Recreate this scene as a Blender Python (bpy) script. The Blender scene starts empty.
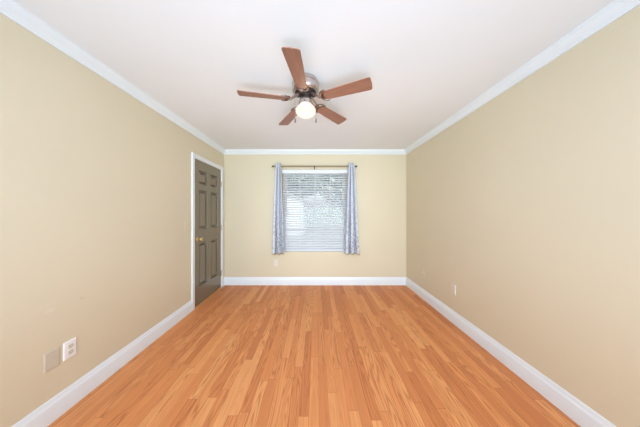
import bpy, bmesh, math, random
from mathutils import Vector, Matrix
R = math.radians
random.seed(4)
S = bpy.context.scene
COL = S.collection

# ------------------------------------------------------------------ camera, world, lights, exposure
CAM_H = 1.313
cam = bpy.data.cameras.new('camera')
camo = bpy.data.objects.new('camera', cam)
COL.objects.link(camo)
camo.location = (0, 0, CAM_H)
camo.rotation_euler = (R(90), 0, 0)
cam.sensor_width = 36
cam.lens = 11.25
cam.shift_x = 4.3 / 640
cam.shift_y = -1.0 / 640
cam.clip_start = 0.02
S.camera = camo

S.view_settings.view_transform = 'Standard'
S.view_settings.look = 'None'
S.view_settings.gamma = 1
S.view_settings.use_curve_mapping = False
S.view_settings.exposure = -0.06

world = bpy.data.worlds.new('sky')
S.world = world
world.use_nodes = True
wn = world.node_tree
wn.nodes.clear()
wo = wn.nodes.new('ShaderNodeOutputWorld')
wb = wn.nodes.new('ShaderNodeBackground')
ws = wn.nodes.new('ShaderNodeTexSky')
ws.sky_type = 'NISHITA'
ws.sun_disc = False
ws.sun_elevation = R(48)
ws.sun_rotation = R(200)
ws.air_density = 1.0
ws.dust_density = 4.0
ws.ozone_density = 1.0
wb.inputs['Strength'].default_value = 0.44
wm = wn.nodes.new('ShaderNodeHueSaturation')          # thin overcast: a paler sky
wm.inputs['Saturation'].default_value = 0.25
wn.links.new(ws.outputs[0], wm.inputs['Color'])
wn.links.new(wm.outputs[0], wb.inputs[0])
wn.links.new(wb.outputs[0], wo.inputs[0])

def area(name, loc, rot, sx, sy, energy, color):
    l = bpy.data.lights.new(name, 'AREA')
    l.shape = 'RECTANGLE'
    l.size, l.size_y = sx, sy
    l.energy = energy
    l.color = color
    o = bpy.data.objects.new(name, l)
    o.location = loc
    o.rotation_euler = rot
    COL.objects.link(o)
    return o
# added fill lamps behind the camera, weighted to even out the room light
area('bounced_flash', (0, -1.7, 1.15), (R(105), 0, 0), 2.4, 1.6, 39, (0.66, 0.99, 1.0)).data.spread = R(110)
area('ceiling_bounce', (0, -1.2, 0.5), (R(180), 0, 0), 2.6, 2.2, 42, (0.06, 0.38, 1.0))
area('high_softbox', (0, -0.5, 2.3), (R(60), 0, 0), 2.6, 0.6, 44, (0.67, 0.67, 1.0)).data.spread = R(120)
area('low_softbox', (0, -0.3, 0.3), (R(120), 0, 0), 2.6, 0.5, 14, (0.9, 0.95, 1.0)).data.spread = R(90)

sun = bpy.data.lights.new('sun', 'SUN')
sun.energy = 0.8
sun.angle = R(3)
suno = bpy.data.objects.new('sun', sun)
suno.rotation_euler = (R(42), 0, R(-20))
COL.objects.link(suno)

# ------------------------------------------------------------------ room measures (metres)
XL, XR, YB, YF, H = -1.661, 1.641, 3.623, -3.0, 2.44
WT = 0.14

# ------------------------------------------------------------------ material helpers
class NT:
    def __init__(s, name):
        s.m = bpy.data.materials.new(name)
        s.m.use_nodes = True
        s.t = s.m.node_tree
        s.b = s.t.nodes['Principled BSDF']
        s.o = s.t.nodes['Material Output']
    def n(s, typ, **kw):
        nd = s.t.nodes.new(typ)
        for k, v in kw.items():
            setattr(nd, k, v)
        return nd
    def l(s, a, b):
        s.t.links.new(a, b)
    def put(s, sock, v):
        if hasattr(v, 'links') or hasattr(v, 'is_linked'):
            s.l(v, sock)
        else:
            sock.default_value = v
    def math(s, op, a, b=0.0, c=0.0):
        nd = s.n('ShaderNodeMath', operation=op)
        s.put(nd.inputs[0], a); s.put(nd.inputs[1], b); s.put(nd.inputs[2], c)
        return nd.outputs[0]
    def coord(s, kind='Object'):
        return s.n('ShaderNodeTexCoord').outputs[kind]
    def sep(s, v):
        nd = s.n('ShaderNodeSeparateXYZ'); s.l(v, nd.inputs[0]); return nd.outputs
    def comb(s, x, y, z):
        nd = s.n('ShaderNodeCombineXYZ')
        s.put(nd.inputs[0], x); s.put(nd.inputs[1], y); s.put(nd.inputs[2], z)
        return nd.outputs[0]
    def scale(s, v, sc):
        nd = s.n('ShaderNodeVectorMath', operation='MULTIPLY')
        s.l(v, nd.inputs[0]); nd.inputs[1].default_value = sc
        return nd.outputs[0]
    def noise(s, v, scale=1.0, detail=2.0, rough=0.5):
        nd = s.n('ShaderNodeTexNoise'); s.l(v, nd.inputs['Vector'])
        nd.inputs['Scale'].default_value = scale
        nd.inputs['Detail'].default_value = detail
        nd.inputs['Roughness'].default_value = rough
        return nd.outputs[0]
    def white(s, v, dim='2D'):
        nd = s.n('ShaderNodeTexWhiteNoise', noise_dimensions=dim)
        if dim == '1D': s.put(nd.inputs['W'], v)
        else: s.l(v, nd.inputs['Vector'])
        return nd.outputs['Value']
    def ramp(s, f, stops):
        nd = s.n('ShaderNodeValToRGB'); s.l(f, nd.inputs[0])
        e = nd.color_ramp.elements
        while len(e) < len(stops): e.new(0.5)
        for i, (p, c) in enumerate(stops):
            e[i].position = p
            e[i].color = (c[0], c[1], c[2], 1)
        return nd.outputs[0]
    def mix(s, f, a, b, blend='MIX'):
        nd = s.n('ShaderNodeMix', data_type='RGBA', blend_type=blend)
        s.put(nd.inputs['Factor'], f)
        for k, v in ((6, a), (7, b)):
            if isinstance(v, tuple): nd.inputs[k].default_value = (v[0], v[1], v[2], 1)
            else: s.l(v, nd.inputs[k])
        return nd.outputs[2]
    def bump(s, h, strength=0.1, dist=0.01):
        nd = s.n('ShaderNodeBump')
        nd.inputs['Strength'].default_value = strength
        nd.inputs['Distance'].default_value = dist
        s.l(h, nd.inputs['Height'])
        s.l(nd.outputs[0], s.b.inputs['Normal'])
    def base(s, c, rough=0.5, metal=0.0, spec=0.5):
        if isinstance(c, tuple): s.b.inputs['Base Color'].default_value = (c[0], c[1], c[2], 1)
        else: s.l(c, s.b.inputs['Base Color'])
        s.b.inputs['Roughness'].default_value = rough
        s.b.inputs['Metallic'].default_value = metal
        s.b.inputs['Specular IOR Level'].default_value = spec

def simple(name, c, rough=0.5, metal=0.0, spec=0.5, var=0.04, vs=20.0, bump=0.0):
    t = NT(name)
    n = t.noise(t.coord(), vs, 3)
    lo = tuple(max(0, x * (1 - var)) for x in c)
    hi = tuple(min(1, x * (1 + var)) for x in c)
    t.base(t.ramp(n, [(0.3, lo), (0.7, hi)]), rough, metal, spec)
    if bump:
        t.bump(t.noise(t.coord(), 400, 2), bump, 0.002)
    return t.m

M = {}
def paint(name, c, rough, spots=()):
    t = NT(name)
    co = t.coord()
    big = t.noise(co, 1.3, 2)
    lo = tuple(x * 0.985 for x in c); hi = tuple(min(1, x * 1.015) for x in c)
    colr = t.ramp(big, [(0.3, lo), (0.7, hi)])
    for (p, rad, tint, amt) in spots:                     # patched holes and scuffs
        vm = t.n('ShaderNodeVectorMath', operation='SUBTRACT')
        t.l(co, vm.inputs[0]); vm.inputs[1].default_value = p
        sc = t.scale(vm.outputs[0], rad)
        ln = t.n('ShaderNodeVectorMath', operation='LENGTH'); t.l(sc, ln.inputs[0])
        f = t.math('MULTIPLY', t.math('SUBTRACT', 1.0, t.math('MINIMUM', ln.outputs['Value'], 1.0)), amt)
        colr = t.mix(f, colr, tint)
    t.base(colr, rough, 0, 0.35)
    t.bump(t.noise(co, 260, 3), 0.06, 0.002)
    return t.m
WALL = (0.70, 0.617, 0.44)
M['wall'] = paint('beige_wall_paint', WALL, 0.42)
M['wall_left'] = paint('beige_wall_paint_scuffed', WALL, 0.42, [
    ((XL, 1.25, 0.70), (1, 30, 55), (0.80, 0.73, 0.58), 0.5),
    ((XL, 1.42, 0.705), (1, 60, 90), (0.5, 0.42, 0.28), 0.5),
    ((XL, 1.24, 0.735), (1, 14, 40), (0.76, 0.69, 0.51), 0.3)])
M['ceiling'] = paint('white_ceiling_paint', (0.83, 0.835, 0.84), 0.7)
M['trim'] = simple('white_gloss_trim', (0.80, 0.845, 0.85), 0.32, 0, 0.5, 0.01, 5)

def floor_mat():
    t = NT('oak_strip_laminate')
    co = t.coord()
    x, y, z = t.sep(co)
    W = 0.0655
    cx = t.math('DIVIDE', t.math('ADD', x, 10.0), W)
    col = t.math('FLOOR', cx)
    fx = t.math('FRACT', cx)
    r1 = t.white(col, '1D')
    ln = t.math('ADD', 0.62, t.math('MULTIPLY', t.white(t.math('ADD', col, 71.3), '1D'), 0.35))
    cy = t.math('ADD', t.math('DIVIDE', t.math('ADD', y, 10.0), ln), t.math('MULTIPLY', r1, 7.0))
    row = t.math('FLOOR', cy)
    fy = t.math('FRACT', cy)
    pid = t.white(t.comb(col, row, 0.0), '2D')
    pid2 = t.white(t.comb(row, t.math('ADD', col, 37.7), 0.0), '2D')
    # cathedral grain: contour lines of a noise stretched along the strip
    gv = t.comb(t.math('MULTIPLY', x, 14.0), t.math('MULTIPLY', y, 0.85), t.math('MULTIPLY', pid, 60.0))
    g = t.noise(gv, 1.0, 1.5, 0.45)
    ring = t.math('SINE', t.math('MULTIPLY', g, 105.0))
    ring = t.math('ADD', t.math('MULTIPLY', ring, 0.5), 0.5)
    ring = t.math('POWER', ring, 2.2)
    ring = t.math('MULTIPLY', ring, t.math('ADD', 0.3, t.math('MULTIPLY', t.math('GREATER_THAN', pid2, 0.5), 0.7)))
    # pores broken along the grain
    pv = t.comb(t.math('MULTIPLY', x, 420.0), t.math('MULTIPLY', y, 26.0), t.math('MULTIPLY', pid2, 40.0))
    p = t.noise(pv, 1.0, 2.0, 0.6)
    sv = t.comb(t.math('MULTIPLY', x, 95.0), t.math('MULTIPLY', y, 1.1), t.math('MULTIPLY', pid2, 33.0))
    s = t.noise(sv, 1.0, 3.0, 0.6)
    tone = t.ramp(pid, [(0.0, (0.60, 0.21, 0.070)), (0.35, (0.71, 0.268, 0.09)), (0.7, (0.77, 0.318, 0.110)), (1.0, (0.82, 0.375, 0.138))])
    c = t.mix(t.math('MULTIPLY', t.math('MULTIPLY', ring, p), 1.15), tone, (0.38, 0.112, 0.034))
    c = t.mix(t.math('MULTIPLY', t.math('SUBTRACT', s, 0.35), 0.75), c, (0.40, 0.145, 0.048))
    # seams
    ex = t.math('LESS_THAN', t.math('MINIMUM', fx, t.math('SUBTRACT', 1.0, fx)), 0.012)
    ey = t.math('LESS_THAN', t.math('MULTIPLY', t.math('MINIMUM', fy, t.math('SUBTRACT', 1.0, fy)), ln), 0.0012)
    e = t.math('MAXIMUM', ex, ey)
    c = t.mix(t.math('MULTIPLY', e, 0.6), c, (0.24, 0.08, 0.028))
    t.base(c, 0.45, 0, 0.22)
    h = t.math('SUBTRACT', t.math('MULTIPLY', p, 0.25), e)
    t.bump(h, 0.05, 0.002)
    return t.m
M['floor'] = floor_mat()

def blade_mat():
    t = NT('walnut_fan_blade')
    co = t.coord()
    n = t.noise(t.scale(co, (7, 70, 70)), 1.0, 4, 0.6)
    n2 = t.noise(t.scale(co, (3, 22, 22)), 1.0, 2)
    c = t.ramp(n, [(0.25, (0.20, 0.085, 0.052)), (0.75, (0.34, 0.16, 0.10))])
    c = t.mix(t.math('MULTIPLY', n2, 0.4), c, (0.38, 0.18, 0.115))
    t.base(c, 0.42, 0, 0.45)
    return t.m
M['blade'] = blade_mat()

def nickel(name, c, rough):
    t = NT(name)
    n = t.noise(t.scale(t.coord(), (15, 15, 500)), 1.0, 2)
    t.base(t.ramp(n, [(0.3, tuple(x * 0.85 for x in c)), (0.7, c)]), rough, 1.0)
    return t.m
M['nickel'] = nickel('brushed_nickel', (0.62, 0.56, 0.53), 0.3)
M['iron'] = nickel('antique_nickel', (0.30, 0.215, 0.185), 0.45)
M['dark'] = simple('dark_bronze', (0.035, 0.03, 0.028), 0.4, 0.4)
M['brass'] = simple('satin_brass', (0.80, 0.62, 0.33), 0.25, 1.0)
M['hinge'] = simple('dull_brass_hinge', (0.42, 0.35, 0.25), 0.4, 0.7)
M['rod'] = simple('antique_bronze_rod', (0.25, 0.19, 0.11), 0.38, 0.5)
M['door'] = simple('dark_taupe_gloss_paint', (0.205, 0.172, 0.115), 0.2, 0, 0.55, 0.02, 4)
M['plate_white'] = simple('white_plastic', (0.86, 0.84, 0.84), 0.35, 0, 0.5, 0.01)
M['plate_pale'] = simple('pale_plate_plastic', (0.77, 0.70, 0.62), 0.35, 0, 0.5, 0.01)
M['ivory'] = simple('ivory_plastic', (0.70, 0.66, 0.50), 0.35, 0, 0.5, 0.01)
M['slot'] = simple('dark_slot', (0.10, 0.09, 0.05), 0.6)
M['plate_beige'] = simple('painted_beige_plate', (0.695, 0.615, 0.44), 0.5, 0, 0.3, 0.01)
M['plate_grey'] = simple('greyed_ivory_plate', (0.60, 0.53, 0.41), 0.4, 0, 0.4, 0.02)
M['slat'] = simple('white_faux_wood', (0.79, 0.805, 0.82), 0.4, 0, 0.45, 0.01)
M['cord'] = simple('white_cord', (0.75, 0.75, 0.74), 0.8)
M['vinyl'] = simple('almond_window_frame', (0.74, 0.64, 0.52), 0.45, 0, 0.4, 0.02)  # white frame tinted almond for the warm light bounced onto it
M['sash'] = simple('white_window_sash', (0.80, 0.80, 0.78), 0.45, 0, 0.4, 0.02)
M['tan_hem'] = simple('tan_hem_thread', (0.42, 0.34, 0.20), 0.8, 0, 0.2, 0.2, 150)  # tan stands in for the shadow along the curtain's bottom edge
M['leaf'] = simple('green_leaves', (0.36, 0.42, 0.37), 0.6, 0, 0.3, 0.45, 3)
M['bark'] = simple('grey_bark', (0.16, 0.13, 0.10), 0.9, 0, 0.2, 0.3, 12)
M['lawn'] = simple('pale_lawn', (0.26, 0.29, 0.22), 0.9, 0, 0.2, 0.25, 4)
M['siding'] = simple('white_siding', (0.80, 0.81, 0.82), 0.6, 0, 0.3, 0.03, 2)
M['shingle'] = simple('grey_shingles', (0.42, 0.43, 0.45), 0.85, 0, 0.2, 0.2, 8)
M['pane_dark'] = simple('far_window_pane', (0.20, 0.24, 0.28), 0.15, 0, 0.6, 0.1, 2)

def curtain_mat():
    t = NT('silver_damask')
    co = t.coord()
    n = t.noise(co, 34, 3, 0.65)
    f = t.ramp(n, [(0.47, (0, 0, 0)), (0.56, (1, 1, 1))])
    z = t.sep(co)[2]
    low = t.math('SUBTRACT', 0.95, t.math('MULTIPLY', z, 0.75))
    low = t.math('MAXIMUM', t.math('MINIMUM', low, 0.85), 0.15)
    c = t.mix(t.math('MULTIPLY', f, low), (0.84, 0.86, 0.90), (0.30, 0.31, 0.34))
    t.base(c, 0.42, 0, 0.5)
    tr = t.n('ShaderNodeBsdfTranslucent'); tr.inputs[0].default_value = (0.70, 0.80, 0.95, 1)
    mx = t.n('ShaderNodeMixShader'); mx.inputs[0].default_value = 0.3
    t.l(t.b.outputs[0], mx.inputs[1]); t.l(tr.outputs[0], mx.inputs[2]); t.l(mx.outputs[0], t.o.inputs[0])
    return t.m
M['curtain'] = curtain_mat()

def glass_mat():
    t = NT('window_glass')
    tr = t.n('ShaderNodeBsdfTransparent'); tr.inputs[0].default_value = (0.93, 0.96, 0.95, 1)
    gl = t.n('ShaderNodeBsdfGlossy'); gl.inputs['Roughness'].default_value = 0.02
    fr = t.n('ShaderNodeFresnel'); fr.inputs[0].default_value = 1.45
    mx = t.n('ShaderNodeMixShader')
    t.l(fr.outputs[0], mx.inputs[0]); t.l(tr.outputs[0], mx.inputs[1]); t.l(gl.outputs[0], mx.inputs[2])
    t.l(mx.outputs[0], t.o.inputs[0])
    return t.m
M['glass'] = glass_mat()

def globe_mat():
    t = NT('lit_opal_glass')
    e = t.n('ShaderNodeEmission'); e.inputs[0].default_value = (1.0, 0.945, 0.83, 1); e.inputs[1].default_value = 1.1
    tr = t.n('ShaderNodeBsdfTransparent')
    gl = t.n('ShaderNodeBsdfGlossy'); gl.inputs['Roughness'].default_value = 0.15; gl.inputs[0].default_value = (0.06, 0.06, 0.06, 1)
    ad = t.n('ShaderNodeAddShader'); t.l(e.outputs[0], ad.inputs[0]); t.l(gl.outputs[0], ad.inputs[1])
    mx = t.n('ShaderNodeMixShader'); mx.inputs[0].default_value = 0.8
    t.l(tr.outputs[0], mx.inputs[1]); t.l(ad.outputs[0], mx.inputs[2]); t.l(mx.outputs[0], t.o.inputs[0])
    return t.m
M['globe'] = globe_mat()

# ------------------------------------------------------------------ mesh helpers
def bx(bm, x0, x1, y0, y1, z0, z1):
    v = [bm.verts.new((x, y, z)) for x in (x0, x1) for y in (y0, y1) for z in (z0, z1)]
    for f in ((0, 1, 3, 2), (4, 6, 7, 5), (0, 4, 5, 1), (2, 3, 7, 6), (0, 2, 6, 4), (1, 5, 7, 3)):
        bm.faces.new([v[i] for i in f])

def lathe(bm, prof, c=(0, 0, 0), n=32, mat=None):
    """profile of (radius, height) turned about the local z axis"""
    rings = []
    mat = mat or Matrix.Identity(4)
    for r, z in prof:
        if r < 1e-6:
            rings.append([bm.verts.new(mat @ Vector((c[0], c[1], c[2] + z)))])
        else:
            rings.append([bm.verts.new(mat @ Vector((c[0] + r * math.cos(2 * math.pi * k / n), c[1] + r * math.sin(2 * math.pi * k / n), c[2] + z))) for k in range(n)])
    for a, b in zip(rings, rings[1:]):
        for k in range(n):
            k2 = (k + 1) % n
            if len(a) == 1 and len(b) == 1: continue
            if len(a) == 1: bm.faces.new((a[0], b[k], b[k2]))
            elif len(b) == 1: bm.faces.new((a[k2], a[k], b[0]))
            else: bm.faces.new((a[k], b[k], b[k2], a[k2]))
    for e in (rings[0], rings[-1]):
        if len(e) > 2: bm.faces.new(e)

def tube(bm, pts, r, n=10):
    pts = [Vector(p) for p in pts]
    rr = r if isinstance(r, (list, tuple)) else [r] * len(pts)
    rings = []
    for i, p in enumerate(pts):
        d = (pts[min(i + 1, len(pts) - 1)] - pts[max(i - 1, 0)]).normalized()
        u = d.cross(Vector((0, 0, 1)))
        if u.length < 1e-3: u = Vector((1, 0, 0))
        u.normalize(); w = d.cross(u)
        rings.append([bm.verts.new(p + (u * math.cos(2 * math.pi * k / n) + w * math.sin(2 * math.pi * k / n)) * rr[i]) for k in range(n)])
    for a, b in zip(rings, rings[1:]):
        for k in range(n):
            bm.faces.new((a[k], a[(k + 1) % n], b[(k + 1) % n], b[k]))
    bm.faces.new(rings[0]); bm.faces.new(rings[-1])

def prism(bm, out, z0, z1, f=None):
    """outline in xy extruded from z0 to z1; f maps each point"""
    f = f or (lambda p: p)
    a = [bm.verts.new(f(Vector((x, y, z0)))) for x, y in out]
    b = [bm.verts.new(f(Vector((x, y, z1)))) for x, y in out]
    n = len(out)
    bm.faces.new(a); bm.faces.new(b)
    for i in range(n):
        bm.faces.new((a[i], a[(i + 1) % n], b[(i + 1) % n], b[i]))

def sphere(bm, c, r, seg=12, rings=8, sc=(1, 1, 1)):
    bmesh.ops.create_uvsphere(bm, u_segments=seg, v_segments=rings, radius=r,
                              matrix=Matrix.Translation(c) @ Matrix.Diagonal((sc[0], sc[1], sc[2], 1)))

def obj(name, bm, mat, parent=None, smooth=False, bevel=0.0, loc=None):
    bmesh.ops.recalc_face_normals(bm, faces=bm.faces)
    me = bpy.data.meshes.new(name)
    bm.to_mesh(me); bm.free()
    me.materials.append(M[mat] if isinstance(mat, str) else mat)
    if smooth:
        for p in me.polygons: p.use_smooth = True
        me.set_sharp_from_angle(angle=R(38))
    o = bpy.data.objects.new(name, me)
    COL.objects.link(o)
    if parent: o.parent = parent
    if loc: o.location = loc
    if bevel:
        b = o.modifiers.new('bevel', 'BEVEL')
        b.width = bevel; b.segments = 2; b.limit_method = 'ANGLE'
    return o

def B(): return bmesh.new()

def tag(o, label, cat, group=None, kind=None):
    o['label'] = label; o['category'] = cat
    if group: o['group'] = group
    if kind: o['kind'] = kind
    return o

def thing(name, label, cat, loc=(0, 0, 0), rot=(0, 0, 0), group=None, kind=None):
    o = bpy.data.objects.new(name, None)
    o.empty_display_size = 0.1
    COL.objects.link(o)
    o.location = loc; o.rotation_euler = rot
    return tag(o, label, cat, group, kind)

# ------------------------------------------------------------------ the setting
b = B(); bx(b, XL - WT, XR + WT, YF - WT, YB + WT, -0.08, 0.0)
tag(obj('floor', b, 'floor'), 'orange oak strip laminate floor of the empty room', 'floor', kind='structure')
b = B(); bx(b, XL - WT, XR + WT, YF - WT, YB + WT, H, H + 0.1)
tag(obj('ceiling', b, 'ceiling'), 'flat white painted ceiling above the fan', 'ceiling', kind='structure')

DY0, DY1, DZ = 2.729, 3.508, 2.06            # door opening
WX0, WX1, WZ0, WZ1 = -0.610, 0.580, 0.600, 2.092   # window opening
b = B()
bx(b, XL - WT, XL, YF, DY0, 0, H); bx(b, XL - WT, XL, DY0, DY1, DZ, H); bx(b, XL - WT, XL, DY1, YB, 0, H)
tag(obj('wall_left', b, 'wall_left'), 'beige painted wall holding the dark door', 'wall', kind='structure')
b = B(); bx(b, XR, XR + WT, YF, YB, 0, H)
tag(obj('wall_right', b, 'wall'), 'long plain beige wall facing the door', 'wall', kind='structure')
b = B()
bx(b, XL - WT, WX0, YB, YB + WT, 0, H); bx(b, WX1, XR + WT, YB, YB + WT, 0, H)
bx(b, WX0, WX1, YB, YB + WT, 0, WZ0); bx(b, WX0, WX1, YB, YB + WT, WZ1, H)
tag(obj('wall_back', b, 'wall'), 'beige end wall around the curtained window', 'wall', kind='structure')
b = B()
bx(b, XL - WT, -1.45, YF - WT, YF, 0, H); bx(b, 1.45, XR + WT, YF - WT, YF, 0, H)
bx(b, -1.45, 1.45, YF - WT, YF, 2.3, H); bx(b, -1.45, 1.45, YF - WT, YF, 0, 0.2)
tag(obj('wall_front', b, 'wall'), 'beige wall with a wide opening behind the viewpoint', 'wall', kind='structure')

# mouldings: profile (projection, height) run along a wall, mitred at both ends
def run(bm, prof, p0, p1, inward, m0=1, m1=1):
    p0, p1, inward = Vector(p0), Vector(p1), Vector(inward)
    d = (p1 - p0).normalized()
    a = [bm.verts.new(p0 + inward * q + d * q * m0 + Vector((0, 0, z))) for q, z in prof]
    c = [bm.verts.new(p1 + inward * q - d * q * m1 + Vector((0, 0, z))) for q, z in prof]
    n = len(prof)
    bm.faces.new(a); bm.faces.new(c)
    for i in range(n):
        bm.faces.new((a[i], a[(i + 1) % n], c[(i + 1) % n], c[i]))
CROWN = [(0, H), (0.055, H), (0.055, H - 0.007), (0.050, H - 0.010), (0.047, H - 0.020), (0.040, H - 0.032), (0.028, H - 0.042),
         (0.018, H - 0.052), (0.014, H - 0.062), (0.010, H - 0.066), (0.010, H - 0.076), (0, H - 0.076)]
BASE = [(0, 0), (0.016, 0), (0.016, 0.104), (0.014, 0.112), (0.010, 0.118), (0.009, 0.128), (0.006, 0.138), (0.004, 0.145), (0, 0.145)]
for k, (nm, p0, p1, inw, lab) in enumerate((
        ('trim_1', (XL, YF, 0), (XL, YB, 0), (1, 0, 0), 'white crown moulding along the wall with the door'),
        ('trim_2', (XL, YB, 0), (XR, YB, 0), (0, -1, 0), 'white crown moulding above the curtained window'),
        ('trim_3', (XR, YB, 0), (XR, YF, 0), (-1, 0, 0), 'white crown moulding along the wall facing the door'),
        ('trim_4', (XR, YF, 0), (XL, YF, 0), (0, 1, 0), 'white crown moulding behind the viewpoint'))):
    b = B(); run(b, CROWN, p0, p1, inw)
    tag(obj(nm, b, 'trim', smooth=True), lab, 'crown moulding', kind='structure')
CW = 0.057
b = B()
run(b, BASE, (XL, YF, 0), (XL, DY0 - CW, 0), (1, 0, 0), 1, 0)
run(b, BASE, (XL, DY1 + CW, 0), (XL, YB, 0), (1, 0, 0), 0, 1)
tag(obj('baseboard_left', b, 'trim', smooth=True), 'tall white baseboard along the wall with the door', 'baseboard', kind='structure')
for nm, p0, p1, inw, lab in (
        ('baseboard_back', (XL, YB, 0), (XR, YB, 0), (0, -1, 0), 'tall white baseboard beneath the window'),
        ('baseboard_right', (XR, YB, 0), (XR, YF, 0), (-1, 0, 0), 'tall white baseboard along the wall facing the door')):
    b = B(); run(b, BASE, p0, p1, inw)
    tag(obj(nm, b, 'trim', smooth=True), lab, 'baseboard', kind='structure')

# door casing, jamb lining and door
def casing_run(bm, pts):
    """mitred three-sided casing on the left wall; pts = inner corner path in (y, z)"""
    prof = [(0, 0), (0, 0.011), (0.006, 0.014), (0.012, 0.012), (0.030, 0.014), (0.044, 0.018), (0.054, 0.018), (CW, 0.015), (CW, 0)]
    outs = [(-1, 0), (-1, 1), (1, 1), (1, 0)]
    rings = []
    for (y, z), (oy, oz) in zip(pts, outs):
        rings.append([bm.verts.new((XL + t, y + oy * q, z + oz * q)) for q, t in prof])
    n = len(prof)
    for a, c in zip(rings, rings[1:]):
        for i in range(n):
            bm.faces.new((a[i], a[(i + 1) % n], c[(i + 1) % n], c[i]))
    bm.faces.new(rings[0]); bm.faces.new(rings[-1])
b = B()
casing_run(b, [(DY0, 0), (DY0, DZ), (DY1, DZ), (DY1, 0)])
tag(obj('trim_5', b, 'trim', smooth=True), 'white casing around the dark door', 'door casing', kind='structure')
b = B()
bx(b, XL - WT, XL, DY0 - 0.001, DY0 + 0.002, 0, DZ); bx(b, XL - WT, XL, DY1 - 0.002, DY1 + 0.001, 0, DZ); bx(b, XL - WT, XL, DY0, DY1, DZ - 0.002, DZ + 0.001)
bx(b, XL - WT, XL - 0.046, DY0, DY0 + 0.014, 0, DZ); bx(b, XL - WT, XL - 0.046, DY1 - 0.014, DY1, 0, DZ); bx(b, XL - WT, XL - 0.046, DY0, DY1, DZ - 0.014, DZ)
bx(b, XL - WT, XL - 0.075, DY0, DY1, 0, DZ)
tag(obj('trim_6', b, 'trim'), 'white jamb lining the dark door opening', 'door jamb', kind='structure')

door = thing('door_1', 'dark taupe six panel door in white casing, closed', 'door', (XL, DY0 + 0.004, 0.010), kind='structure')
LW, LH = DY1 - DY0 - 0.008, 2.046
b = B()
X0 = -0.001
ys = [0, 0.115, 0.335, 0.437, 0.657, LW]
zs = [0, 0.245, 0.862, 1.055, 1.628, 1.708, 1.905, LH]
gv = {}
def V(i, j):
    if (i, j) not in gv: gv[(i, j)] = b.verts.new((X0, ys[i], zs[j]))
    return gv[(i, j)]
for i in range(5):
    for j in range(7):
        ring = [V(i, j), V(i + 1, j), V(i + 1, j + 1), V(i, j + 1)]
        if i in (1, 3) and j in (1, 3, 5):
            steps = [(0.002, -0.008), (0.004, -0.030), (0.006, -0.034), (0.024, -0.034), (0.027, -0.030), (0.046, -0.008)]
            prev = ring
            for ins, dep in steps:
                y0, y1, z0, z1 = ys[i] + ins, ys[i + 1] - ins, zs[j] + ins, zs[j + 1] - ins
                cur = [b.verts.new((X0 + dep, y, z)) for y, z in ((y0, z0), (y1, z0), (y1, z1), (y0, z1))]
                for k in range(4):
                    b.faces.new((prev[k], prev[(k + 1) % 4], cur[(k + 1) % 4], cur[k]))
                prev = cur
            b.faces.new(prev)
        else:
            b.faces.new(ring)
# edges and back of the leaf
bk = [b.verts.new((X0 - 0.040, y, z)) for y, z in ((0, 0), (LW, 0), (LW, LH), (0, LH))]
b.faces.new(bk)
lo = [V(i, 0) for i in range(6)]; hi = [V(i, 7) for i in range(6)]
le = [V(0, j) for j in range(8)]; ri = [V(5, j) for j in range(8)]
b.faces.new(lo + [bk[1], bk[0]]); b.faces.new(hi + [bk[2], bk[3]])
b.faces.new(le + [bk[3], bk[0]]); b.faces.new(ri + [bk[2], bk[1]])
obj('door_leaf', b, 'door', door)
ROTX = Matrix.Rotation(R(90), 4, 'Y')
b = B()
lathe(b, [(0.0, 0.0), (0.031, 0.0), (0.031, 0.004), (0.026, 0.009), (0.013, 0.012), (0.011, 0.030), (0.016, 0.036), (0.026, 0.044), (0.029, 0.053), (0.026, 0.062), (0.016, 0.068), (0.0, 0.070)], n=24, mat=ROTX)
obj('door_knob', b, 'brass', door, True, loc=(X0, 0.068, 0.928))
for hz in (0.24, 1.04, 1.80):
    b = B()
    lathe(b, [(0, -0.047), (0.004, -0.046), (0.0065, -0.044), (0.0065, 0.044), (0.004, 0.046), (0, 0.047)], (0, 0, 0), 14)
    bx(b, -0.006, -0.002, -0.014, 0.006, -0.044, 0.044)
    obj('hinge', b, 'hinge', door, True, loc=(0.006, LW + 0.001, hz))

# ------------------------------------------------------------------ window
win = thing('window_1', 'double hung window with grilles behind the white blind', 'window', (0, YB + 0.1, 0), kind='structure')
b = B()
FW = 0.05
bx(b, WX0, WX0 + FW, 0, 0.04, WZ0, WZ1); bx(b, WX1 - FW, WX1, 0, 0.04, WZ0, WZ1)
bx(b, WX0 + FW, WX1 - FW, 0, 0.04, WZ1 - 0.035, WZ1); bx(b, WX0 + FW, WX1 - FW, 0, 0.04, WZ0, WZ0 + 0.035)
obj('window_frame', b, 'vinyl', win, bevel=0.002)
sx0, sx1 = WX0 + FW, WX1 - FW
def sash(zl, zh, yy):
    b = B()
    w = 0.028
    bx(b, sx0, sx0 + w, yy, yy + 0.018, zl, zh); bx(b, sx1 - w, sx1, yy, yy + 0.018, zl, zh)
    bx(b, sx0 + w, sx1 - w, yy, yy + 0.018, zl, zl + w); bx(b, sx0 + w, sx1 - w, yy, yy + 0.018, zh - w, zh)
    for mx in (-0.294, -0.009, 0.270):
        bx(b, mx - 0.009, mx + 0.009, yy + 0.004, yy + 0.014, zl + w, zh - w)
    zm = (zl + zh) / 2
    bx(b, sx0 + w, sx1 - w, yy + 0.004, yy + 0.014, zm - 0.009, zm + 0.009)
    s = obj('window_sash', b, 'sash', win)
    b = B(); bx(b, sx0 + w, sx1 - w, yy + 0.008, yy + 0.010, zl + w, zh - w)
    obj('glass_pane', b, 'glass', s)
sash(WZ0 + 0.035, 1.335, 0.002)
sash(1.300, WZ1 - 0.035, 0.021)

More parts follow.
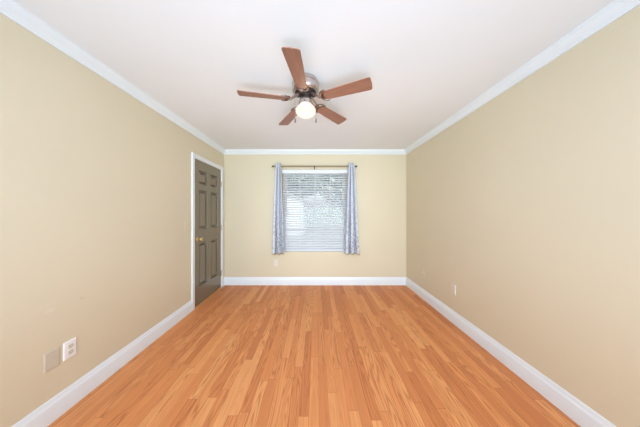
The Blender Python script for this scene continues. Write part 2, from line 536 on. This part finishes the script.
# ------------------------------------------------------------------ blind
bl = thing('window_blind', 'white two inch slat blind lowered over the window with slats tilted open', 'blind', ((WX0 + WX1) / 2, YB + 0.045, WZ0))
HW = (WX1 - WX0) / 2 - 0.004
HT = WZ1 - WZ0
b = B()
bx(b, -HW, HW, -0.022, 0.028, HT - 0.052, HT - 0.004)
obj('headrail', b, 'slat', bl, bevel=0.002)
b = B()
prof = [(-0.046, HT - 0.070), (-0.049, HT - 0.060), (-0.052, HT - 0.056), (-0.052, HT - 0.020), (-0.048, HT - 0.012), (-0.046, HT - 0.003), (-0.036, HT - 0.003), (-0.036, HT - 0.070)]
prism(b, prof, -HW - 0.001, HW + 0.001, lambda p: Vector((p.z, p.x, p.y)))
obj('valance', b, 'slat', bl)
b = B()
NS = 33
zt, zb = HT - 0.088, 0.034
TILT = R(40)
for i in range(NS):
    z = zt + (zb - zt) * i / (NS - 1)
    ca, sa = math.cos(TILT), math.sin(TILT)
    out = []
    for u, v in ((-0.025, 0), (-0.0125, 0.0022), (0, 0.003), (0.0125, 0.0022), (0.025, 0), (0.0125, -0.0004), (0, 0.0004), (-0.0125, -0.0004)):
        out.append((u * ca - v * sa, z + u * sa + v * ca))
    prism(b, out, -HW + 0.004, HW - 0.004, lambda p: Vector((p.z, p.x, p.y)))
obj('slats', b, 'slat', bl)
b = B(); bx(b, -HW + 0.004, HW - 0.004, -0.026, 0.026, 0.004, 0.020)
obj('bottom_rail', b, 'slat', bl, bevel=0.003)
for xx in (-0.44, -0.15, 0.15, 0.44):
    b = B()
    for yy in (-0.027, 0.027):
        tube(b, [(xx, yy, 0.012), (xx, yy, HT - 0.05)], 0.0012, 6)
    obj('ladder_cord', b, 'cord', bl)
b = B(); tube(b, [(-0.50, -0.058, HT - 0.07), (-0.50, -0.058, HT - 0.75)], 0.004, 8)
tube(b, [(-0.50, -0.058, HT - 0.055), (-0.50, -0.040, HT - 0.05)], 0.002, 6)
tube(b, [(-0.50, -0.058, HT - 0.055), (-0.50, -0.058, HT - 0.07)], 0.002, 6)
obj('tilt_wand', b, 'cord', bl)

# ------------------------------------------------------------------ curtain rod and curtains
RY, RZ = YB - 0.085, 2.129
rod = thing('curtain_rod', 'thin bronze curtain rod with dark end knobs above the window', 'curtain rod', (-0.02, RY, RZ))
b = B(); tube(b, [(-0.722, 0, 0), (0.722, 0, 0)], 0.0115, 14); obj('rod', b, 'rod', rod, True)
for s in (-1, 1):
    b = B()
    lathe(b, [(0, 0), (0.010, 0), (0.010, 0.006), (0.007, 0.010), (0.012, 0.016), (0.015, 0.024), (0.012, 0.033), (0, 0.037)], n=18, mat=Matrix.Rotation(R(90) * s, 4, 'Y'))
    obj('finial', b, 'dark', rod, True, loc=(s * 0.720, 0, 0))
for xx in (-0.690, 0.0, 0.690):
    b = B()
    tube(b, [(xx, 0.082, -0.022), (xx, 0.03, -0.022), (xx, 0.006, -0.018), (xx, -0.004, -0.014)], 0.0045, 8)
    lathe(b, [(0.0125, -0.007), (0.0125, 0.007), (0.009, 0.007), (0.009, -0.007), (0.0125, -0.007)], (0, 0, 0), 18,
          mat=Matrix.Translation((xx, 0, 0)) @ Matrix.Rotation(R(90), 4, 'Y'))
    bx(b, xx - 0.009, xx + 0.009, 0.080, 0.085, -0.034, 0.008)
    obj('bracket', b, 'dark', rod, True)

def curtain(label, loc, top, bot, folds, seed):
    """gathered panel hanging from the rod; top/bot are x extents about loc"""
    rnd = random.Random(seed)
    root = thing('curtain', label, 'curtain', loc, group='silver curtains on the rod')
    Ht = 2.187 - loc[2]
    NZ, NX = 44, 84
    ph = [rnd.uniform(-0.5, 0.5) for _ in range(4)]
    def surf(s, q, off):
        # s across 0..1, q up 0..1
        z = q * Ht
        e = (1 - q) ** 0.85
        x0 = top[0] + (bot[0] - top[0]) * e
        x1 = top[1] + (bot[1] - top[1]) * e
        x = x0 + (x1 - x0) * s
        amp = 0.030 + 0.016 * e
        dz = RZ - loc[2]
        a = 2 * math.pi * (folds * s) + ph[0] + 0.5 * math.sin(3.0 * q + ph[1])
        y = -amp * (2 * abs(math.sin(a / 2)) ** 0.7 - 1) + 0.005 * math.sin(2.3 * a + ph[2])
        x += 0.010 * e * math.sin(2 * a + 0.7)
        t = max(0.0, 1 - abs(z - dz) / 0.05)
        y = y * (1 - 0.5 * t)
        y -= 0.004 * t
        if q < 0.001: z += 0.012 * math.sin(a + 0.6)
        return Vector((x, y + off, z))
    b = B()
    th = 0.0016
    fr, bk = [], []
    q0 = 0.012
    def grid(b, qs):
        F = [[b.verts.new(surf(i / NX, q, -th)) for i in range(NX + 1)] for q in qs]
        K = [[b.verts.new(surf(i / NX, q, th)) for i in range(NX + 1)] for q in qs]
        n = len(qs)
        for j in range(n - 1):
            for i in range(NX):
                b.faces.new((F[j][i], F[j][i + 1], F[j + 1][i + 1], F[j + 1][i]))
                b.faces.new((K[j][i], K[j + 1][i], K[j + 1][i + 1], K[j][i + 1]))
            for i in (0, NX):
                b.faces.new((F[j][i], F[j + 1][i], K[j + 1][i], K[j][i]))
        for i in range(NX):
            for j in (0, n - 1):
                b.faces.new((F[j][i], F[j][i + 1], K[j][i + 1], K[j][i]))
    grid(b, [q0 + (1 - q0) * j / NZ for j in range(NZ + 1)])
    obj('drape', b, 'curtain', root, True)
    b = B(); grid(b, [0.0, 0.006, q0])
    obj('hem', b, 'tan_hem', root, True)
    b = B()
    # gathered pocket wrapped round the rod
    xs = [top[0] + (top[1] - top[0]) * k / 24 for k in range(25)]
    tube(b, [(x, 0, RZ - loc[2]) for x in xs], [0.0165 + 0.0035 * math.sin(k * 1.7) for k in range(25)], 16)
    obj('rod_pocket', b, 'curtain', root, True)
curtain('silver patterned curtain hanging at the door side of the blind', (-0.665, RY, 0.575), (-0.044, 0.046), (-0.118, 0.108), 2.5, 3)
curtain('silver patterned curtain hanging at the side of the blind away from the door', (0.625, RY, 0.575), (-0.048, 0.052), (-0.122, 0.140), 2.7, 8)

# ------------------------------------------------------------------ wall plates
def plate_mesh(w, h, t=0.006):
    b = B()
    rings = []
    for (dw, zt) in ((0, 0), (0, t * 0.5), (0.003, t * 0.85), (0.006, t)):
        rings.append([b.verts.new((sx * (w / 2 - dw), sy * (h / 2 - dw), zt)) for sx, sy in ((-1, -1), (1, -1), (1, 1), (-1, 1))])
    for a, c in zip(rings, rings[1:]):
        for k in range(4): b.faces.new((a[k], a[(k + 1) % 4], c[(k + 1) % 4], c[k]))
    b.faces.new(rings[0]); b.faces.new(rings[-1])
    return b
ROTS = {'left': (R(90), 0, R(90)), 'right': (R(90), 0, R(-90)), 'back': (R(90), 0, 0)}
def screw(parent, x, y, z, mat):
    b = B(); lathe(b, [(0, 0), (0.0035, 0), (0.003, 0.001), (0, 0.0013)], n=12)
    obj('screw', b, mat, parent, True, loc=(x, y, z))
def outlet(label, loc, wall, pm, rm, w=0.072, h=0.117, group=None):
    r = thing('wall_outlet', label, 'outlet', loc, ROTS[wall], group)
    obj('cover_plate', plate_mesh(w, h), pm, r)
    for s in (-1, 1):
        b = B()
        out = [(0.0165 * math.cos(a) * 1.0, max(-0.0135, min(0.0135, 0.0175 * math.sin(a)))) for a in [2 * math.pi * k / 28 for k in range(28)]]
        prism(b, out, 0.0055, 0.0078)
        rc = obj('receptacle', b, rm, r, loc=(0, s * 0.0195, 0))
        b = B()
        bx(b, -0.0075, -0.0053, -0.001, 0.008, 0.0074, 0.0081); bx(b, 0.0053, 0.0073, 0.000, 0.007, 0.0074, 0.0081)
        lathe(b, [(0, 0.0074), (0.0026, 0.0074), (0.0026, 0.0081), (0, 0.0081)], (0, -0.0075, 0), 10)
        obj('slots', b, 'slot', rc)
    screw(r, 0, 0, 0.006, rm)
    return r
outlet('white duplex outlet with ivory sockets beside the blank grey plate', (XL, 0.3728 * YB, 0.392), 'left', 'plate_white', 'ivory')
outlet('pale duplex outlet low on the wall facing the door, nearer of its two plates', (XR, 0.6565 * YB, 0.402), 'right', 'plate_pale', 'plate_pale')
outlet('pale duplex outlet low on the end wall under the curtain nearer the door', (-0.724, YB, 0.398), 'back', 'plate_pale', 'plate_pale')
r = thing('blank_plate', 'blank greyish ivory cover plate beside the white outlet', 'cover plate', (XL, 0.3475 * YB, 0.385), ROTS['left'])
obj('cover_plate', plate_mesh(0.076, 0.120, 0.004), 'plate_grey', r)
for s in (-1, 1): screw(r, 0, s * 0.042, 0.006, 'plate_grey')
r = thing('cable_plate', 'beige painted wall plate low on the wall facing the door, nearest the window wall', 'cover plate', (XR, 0.8435 * YB, 0.402), ROTS['right'])
obj('cover_plate', plate_mesh(0.070, 0.115), 'plate_beige', r)
b = B(); lathe(b, [(0, 0.006), (0.0075, 0.006), (0.0075, 0.008), (0.0045, 0.008), (0.0045, 0.014), (0, 0.014)], n=12)
obj('cable_jack', b, 'plate_white', r, True)
for s in (-1, 1): screw(r, 0, s * 0.042, 0.006, 'plate_beige')
r = thing('light_switch', 'beige double light switch plate beside the door', 'light switch', (XL, 0.7125 * YB, 1.139), ROTS['left'])
obj('cover_plate', plate_mesh(0.117, 0.117, 0.003), 'plate_beige', r)
for s in (-1, 1):
    b = B()
    bx(b, -0.005, 0.005, -0.012, 0.012, 0.0058, 0.0068)
    a = [b.verts.new(p) for p in ((-0.0036, -0.004, 0.0066), (0.0036, -0.004, 0.0066), (0.0036, 0.005, 0.0066), (-0.0036, 0.005, 0.0066))]
    c = [b.verts.new(p) for p in ((-0.003, 0.006, 0.016), (0.003, 0.006, 0.016), (0.003, 0.011, 0.014), (-0.003, 0.011, 0.014))]
    b.faces.new(a); b.faces.new(c)
    for k in range(4): b.faces.new((a[k], a[(k + 1) % 4], c[(k + 1) % 4], c[k]))
    obj('toggle', b, 'plate_beige', r, loc=(s * 0.023, 0, 0))
    for q in (-1, 1): screw(r, s * 0.023, q * 0.030, 0.006, 'plate_beige')

# ------------------------------------------------------------------ ceiling fan
FX, FY = -0.0855, 1.705
fan = thing('ceiling_fan', 'five blade ceiling fan with brushed nickel motor and lit white globe', 'ceiling fan', (FX, FY, H))
b = B()
lathe(b, [(0, 0), (0.094, 0), (0.098, -0.003), (0.098, -0.018), (0.103, -0.022), (0.110, -0.026), (0.113, -0.031), (0.113, -0.042), (0.108, -0.045),
          (0.108, -0.053), (0.113, -0.056), (0.115, -0.086), (0.112, -0.098), (0.104, -0.107), (0.096, -0.110), (0.0, -0.110)], n=48)
obj('motor_housing', b, 'nickel', fan, True)
b = B()
lathe(b, [(0, -0.109), (0.090, -0.109), (0.091, -0.113), (0.085, -0.122), (0.068, -0.131), (0.045, -0.135), (0.0, -0.135)], n=36)
for k in range(10):
    a = 2 * math.pi * k / 10 + 0.2
    m = Matrix.Rotation(a, 4, 'Z')
    vs = []
    for p in ((0.058, -0.005, -0.126), (0.087, -0.006, -0.117), (0.087, 0.006, -0.117), (0.058, 0.005, -0.126)):
        vs.append(m @ Vector(p))
    lo = [b.verts.new(v + Vector((0, 0, -0.008))) for v in vs]; hi = [b.verts.new(v) for v in vs]
    b.faces.new(lo); b.faces.new(hi)
    for i in range(4): b.faces.new((lo[i], lo[(i + 1) % 4], hi[(i + 1) % 4], hi[i]))
obj('flywheel', b, 'dark', fan, True)
b = B()
lathe(b, [(0, -0.133), (0.046, -0.133), (0.049, -0.137), (0.049, -0.170), (0.052, -0.174), (0.057, -0.178), (0.059, -0.188), (0.059, -0.212), (0.054, -0.216), (0, -0.216)], n=36)
for k in range(3):
    a = 2 * math.pi * k / 3 + 0.5
    tube(b, [(0.050 * math.cos(a), 0.050 * math.sin(a), -0.192), (0.065 * math.cos(a), 0.065 * math.sin(a), -0.192)], 0.003, 8)
obj('light_fitter', b, 'nickel', fan, True)
b = B()
gp = [(0.0, -0.212), (0.051, -0.212), (0.053, -0.220)]
for k in range(1, 21):
    a = R(42) - (R(42) + R(90)) * k / 20
    gp.append((0.086 * math.cos(a) if k < 20 else 0.0, -0.262 + 0.055 * math.sin(a)))
lathe(b, gp, n=40)
obj('globe', b, 'globe', fan, True)
bulb = bpy.data.lights.new('globe_light', 'POINT')
bulb.energy = 5; bulb.color = (1.0, 0.86, 0.66); bulb.shadow_soft_size = 0.08
bo = bpy.data.objects.new('globe_light', bulb)
COL.objects.link(bo); bo.parent = fan; bo.location = (0, 0, -0.266)

PITCH = R(12)
BZ = -0.172
def blade_outline():
    L0, L1 = 0.168, 0.547
    pts = []
    for k in range(13):                               # rounded root
        a = R(90) + R(180) * k / 12
        pts.append((L0 + 0.036 + 0.036 * math.cos(a), 0.045 * math.sin(a)))
    w1 = 0.058; rc = 0.016
    for k in range(7):
        a = R(-90) + R(90) * k / 6
        pts.append((L1 - rc + rc * math.cos(a), -w1 + rc + rc * math.sin(a)))
    pts.append((L1 + 0.004, 0.0))
    for k in range(7):
        a = R(90) * k / 6
        pts.append((L1 - rc + rc * math.cos(a), w1 - rc + rc * math.sin(a)))
    return pts
def blade_parts():
    tilt = Matrix.Translation((0, 0, BZ)) @ Matrix.Rotation(-PITCH, 4, 'X')
    b = B(); prism(b, blade_outline(), -0.003, 0.003, lambda p: tilt @ p)
    bl = obj('blade', b, 'blade', fan)
    b = B()
    # plate above the blade root, arm up to the flywheel
    out = [(0.128, -0.018), (0.140, -0.036), (0.160, -0.050), (0.184, -0.055), (0.202, -0.050), (0.210, -0.036), (0.214, -0.014), (0.230, -0.006), (0.230, 0.006),
           (0.214, 0.014), (0.210, 0.036), (0.202, 0.050), (0.184, 0.055), (0.160, 0.049), (0.140, 0.036), (0.128, 0.018)]
    prism(b, out, 0.0032, 0.0075, lambda p: tilt @ p)
    # raised crescent that wraps the rounded root from below
    ring = []
    for k in range(15):
        a = R(75) + R(210) * k / 14
        ring.append(tilt @ Vector((0.200 + 0.048 * math.cos(a) - 0.008, 0.051 * math.sin(a), -0.001)))
    tube(b, ring, [0.005] + [0.0085] * 13 + [0.005], 8)
    for s in (-1, 1):
        tube(b, [(0.062, s * 0.012, -0.130), (0.078, s * 0.015, -0.137), (0.100, s * 0.014, -0.152), (0.124, s * 0.014, BZ + 0.002), (0.150, s * 0.022, BZ + 0.005)], [0.007, 0.006, 0.0055, 0.006, 0.007], 8)
    ir = obj('blade_iron', b, 'iron', bl, True)
    b = B()
    for px, py in ((0.192, 0), (0.212, -0.022), (0.212, 0.022)):
        lathe(b, [(0, -0.0062), (0.004, -0.0055), (0.005, -0.003), (0, -0.003)], (px, py, 0), 10, mat=tilt)
    obj('screws', b, 'iron', bl, True)
    return bl
first = blade_parts()
for k in range(5):
    ang = R(47.5 + 72 * k)
    if k == 0:
        first.rotation_euler = (0, 0, ang)
    else:
        c = first.copy(); COL.objects.link(c); c.parent = fan
        c.rotation_euler = (0, 0, ang)
        for ch in list(first.children):
            d = ch.copy(); COL.objects.link(d); d.parent = c
for s in (-1, 1):
    b = B()
    tube(b, [(s * 0.046, -0.012, -0.155), (s * 0.070, -0.012, -0.158), (s * 0.085, -0.012, -0.170), (s * 0.088, -0.012, -0.190), (s * 0.088, -0.012, -0.330)], 0.0007, 6)
    ch = obj('pull_chain', b, 'nickel', fan)
    b = B(); lathe(b, [(0, -0.328), (0.0025, -0.329), (0.005, -0.340), (0.0055, -0.358), (0.004, -0.366), (0, -0.368)], (s * 0.088, -0.012, 0), 12)
    obj('fob', b, 'dark', ch, True)

# ------------------------------------------------------------------ outside the window
b = B(); bx(b, -30, 30, YB + WT + 0.05, 60, -0.6, -0.5)
tag(obj('ground', b, 'lawn'), 'pale lawn outside the window', 'lawn', kind='structure')
house = thing('house', 'white gabled house seen through the blind', 'house', (-4.2, 16, -0.5))
b = B()
prism(b, [(-3.2, 0), (3.2, 0), (3.2, 2.7), (0, 4.3), (-3.2, 2.7)], 0, 7, lambda p: Vector((p.x, p.z, p.y)))
obj('wall', b, 'siding', house)
b = B()
prism(b, [(-3.6, 2.50), (0, 4.3), (3.6, 2.50), (3.6, 2.66), (0, 4.48), (-3.6, 2.66)], -0.3, 7.3, lambda p: Vector((p.x, p.z, p.y)))
obj('roof', b, 'shingle', house)
for wx in (-1.6, 1.3):
    b = B(); bx(b, wx - 0.5, wx + 0.5, -0.04, 0.05, 0.9, 2.2)
    f = obj('window', b, 'siding', house)
    b = B(); bx(b, wx - 0.43, wx + 0.43, -0.06, -0.03, 0.97, 2.13)
    obj('pane', b, 'pane_dark', f)
def tree(label, loc, h, cr, n, seed):
    rnd = random.Random(seed)
    t = thing('leafy_tree', label, 'tree', loc, group='trees outside the window')
    b = B()
    tube(b, [(0, 0, 0), (0.05, 0, h * 0.3), (-0.05, 0.05, h * 0.6), (0, 0, h * 0.9)], [0.16, 0.13, 0.09, 0.03], 10)
    for k in range(7):
        a = k * 2.4; z = h * (0.4 + 0.06 * k)
        tube(b, [(0, 0, z), (cr * 0.4 * math.cos(a), cr * 0.4 * math.sin(a), z + 0.4), (cr * 0.8 * math.cos(a), cr * 0.8 * math.sin(a), z + 0.7)], [0.06, 0.04, 0.015], 6)
    obj('trunk', b, 'bark', t, True)
    b = B()
    for _ in range(n):
        u = Vector((rnd.gauss(0, 1), rnd.gauss(0, 1), rnd.gauss(0, 1))).normalized() * rnd.uniform(0.35, 1) ** 0.6
        c = Vector((u.x * cr, u.y * cr, h * 0.68 + u.z * h * 0.34))
        s = rnd.uniform(0.09, 0.18) * (1.0 if h < 8 else 2.0)
        d1 = Vector((rnd.gauss(0, 1), rnd.gauss(0, 1), rnd.gauss(0, 1))).normalized()
        d2 = d1.orthogonal().normalized()
        nrm = d1.cross(d2) * s * 0.12
        p = [c - d1 * s, c + d2 * s * 0.5 + nrm, c + d1 * s, c - d2 * s * 0.5 + nrm]
        v = [b.verts.new(q) for q in p]
        b.faces.new((v[0], v[1], v[2])); b.faces.new((v[0], v[2], v[3]))
    obj('foliage', b, 'leaf', t)
hedge = thing('hedge', 'long clipped hedge across the lawn outside', 'hedge', (0, 26, -0.5))
b = B()
rnd = random.Random(2)
for _ in range(6000):
    c = Vector((rnd.uniform(-14, 14), rnd.uniform(-0.6, 0.6), rnd.uniform(0.1, 2.6)))
    s_ = rnd.uniform(0.06, 0.10)
    d1 = Vector((rnd.gauss(0, 1), rnd.gauss(0, 1), rnd.gauss(0, 1))).normalized()
    d2 = d1.orthogonal().normalized()
    b.faces.new([b.verts.new(q) for q in (c - d1 * s_, c + d2 * s_ * 0.6, c + d1 * s_, c - d2 * s_ * 0.6)])
bx(b, -14, 14, -0.45, 0.45, 0, 2.4)
obj('foliage', b, 'leaf', hedge)
tree('tall leafy tree nearest the window outside', (1.9, 9.5, -0.5), 5.6, 2.1, 4200, 5)
tree('broad leafy tree rising behind the white house outside', (-2.6, 28, -0.5), 11, 4.6, 4200, 9)
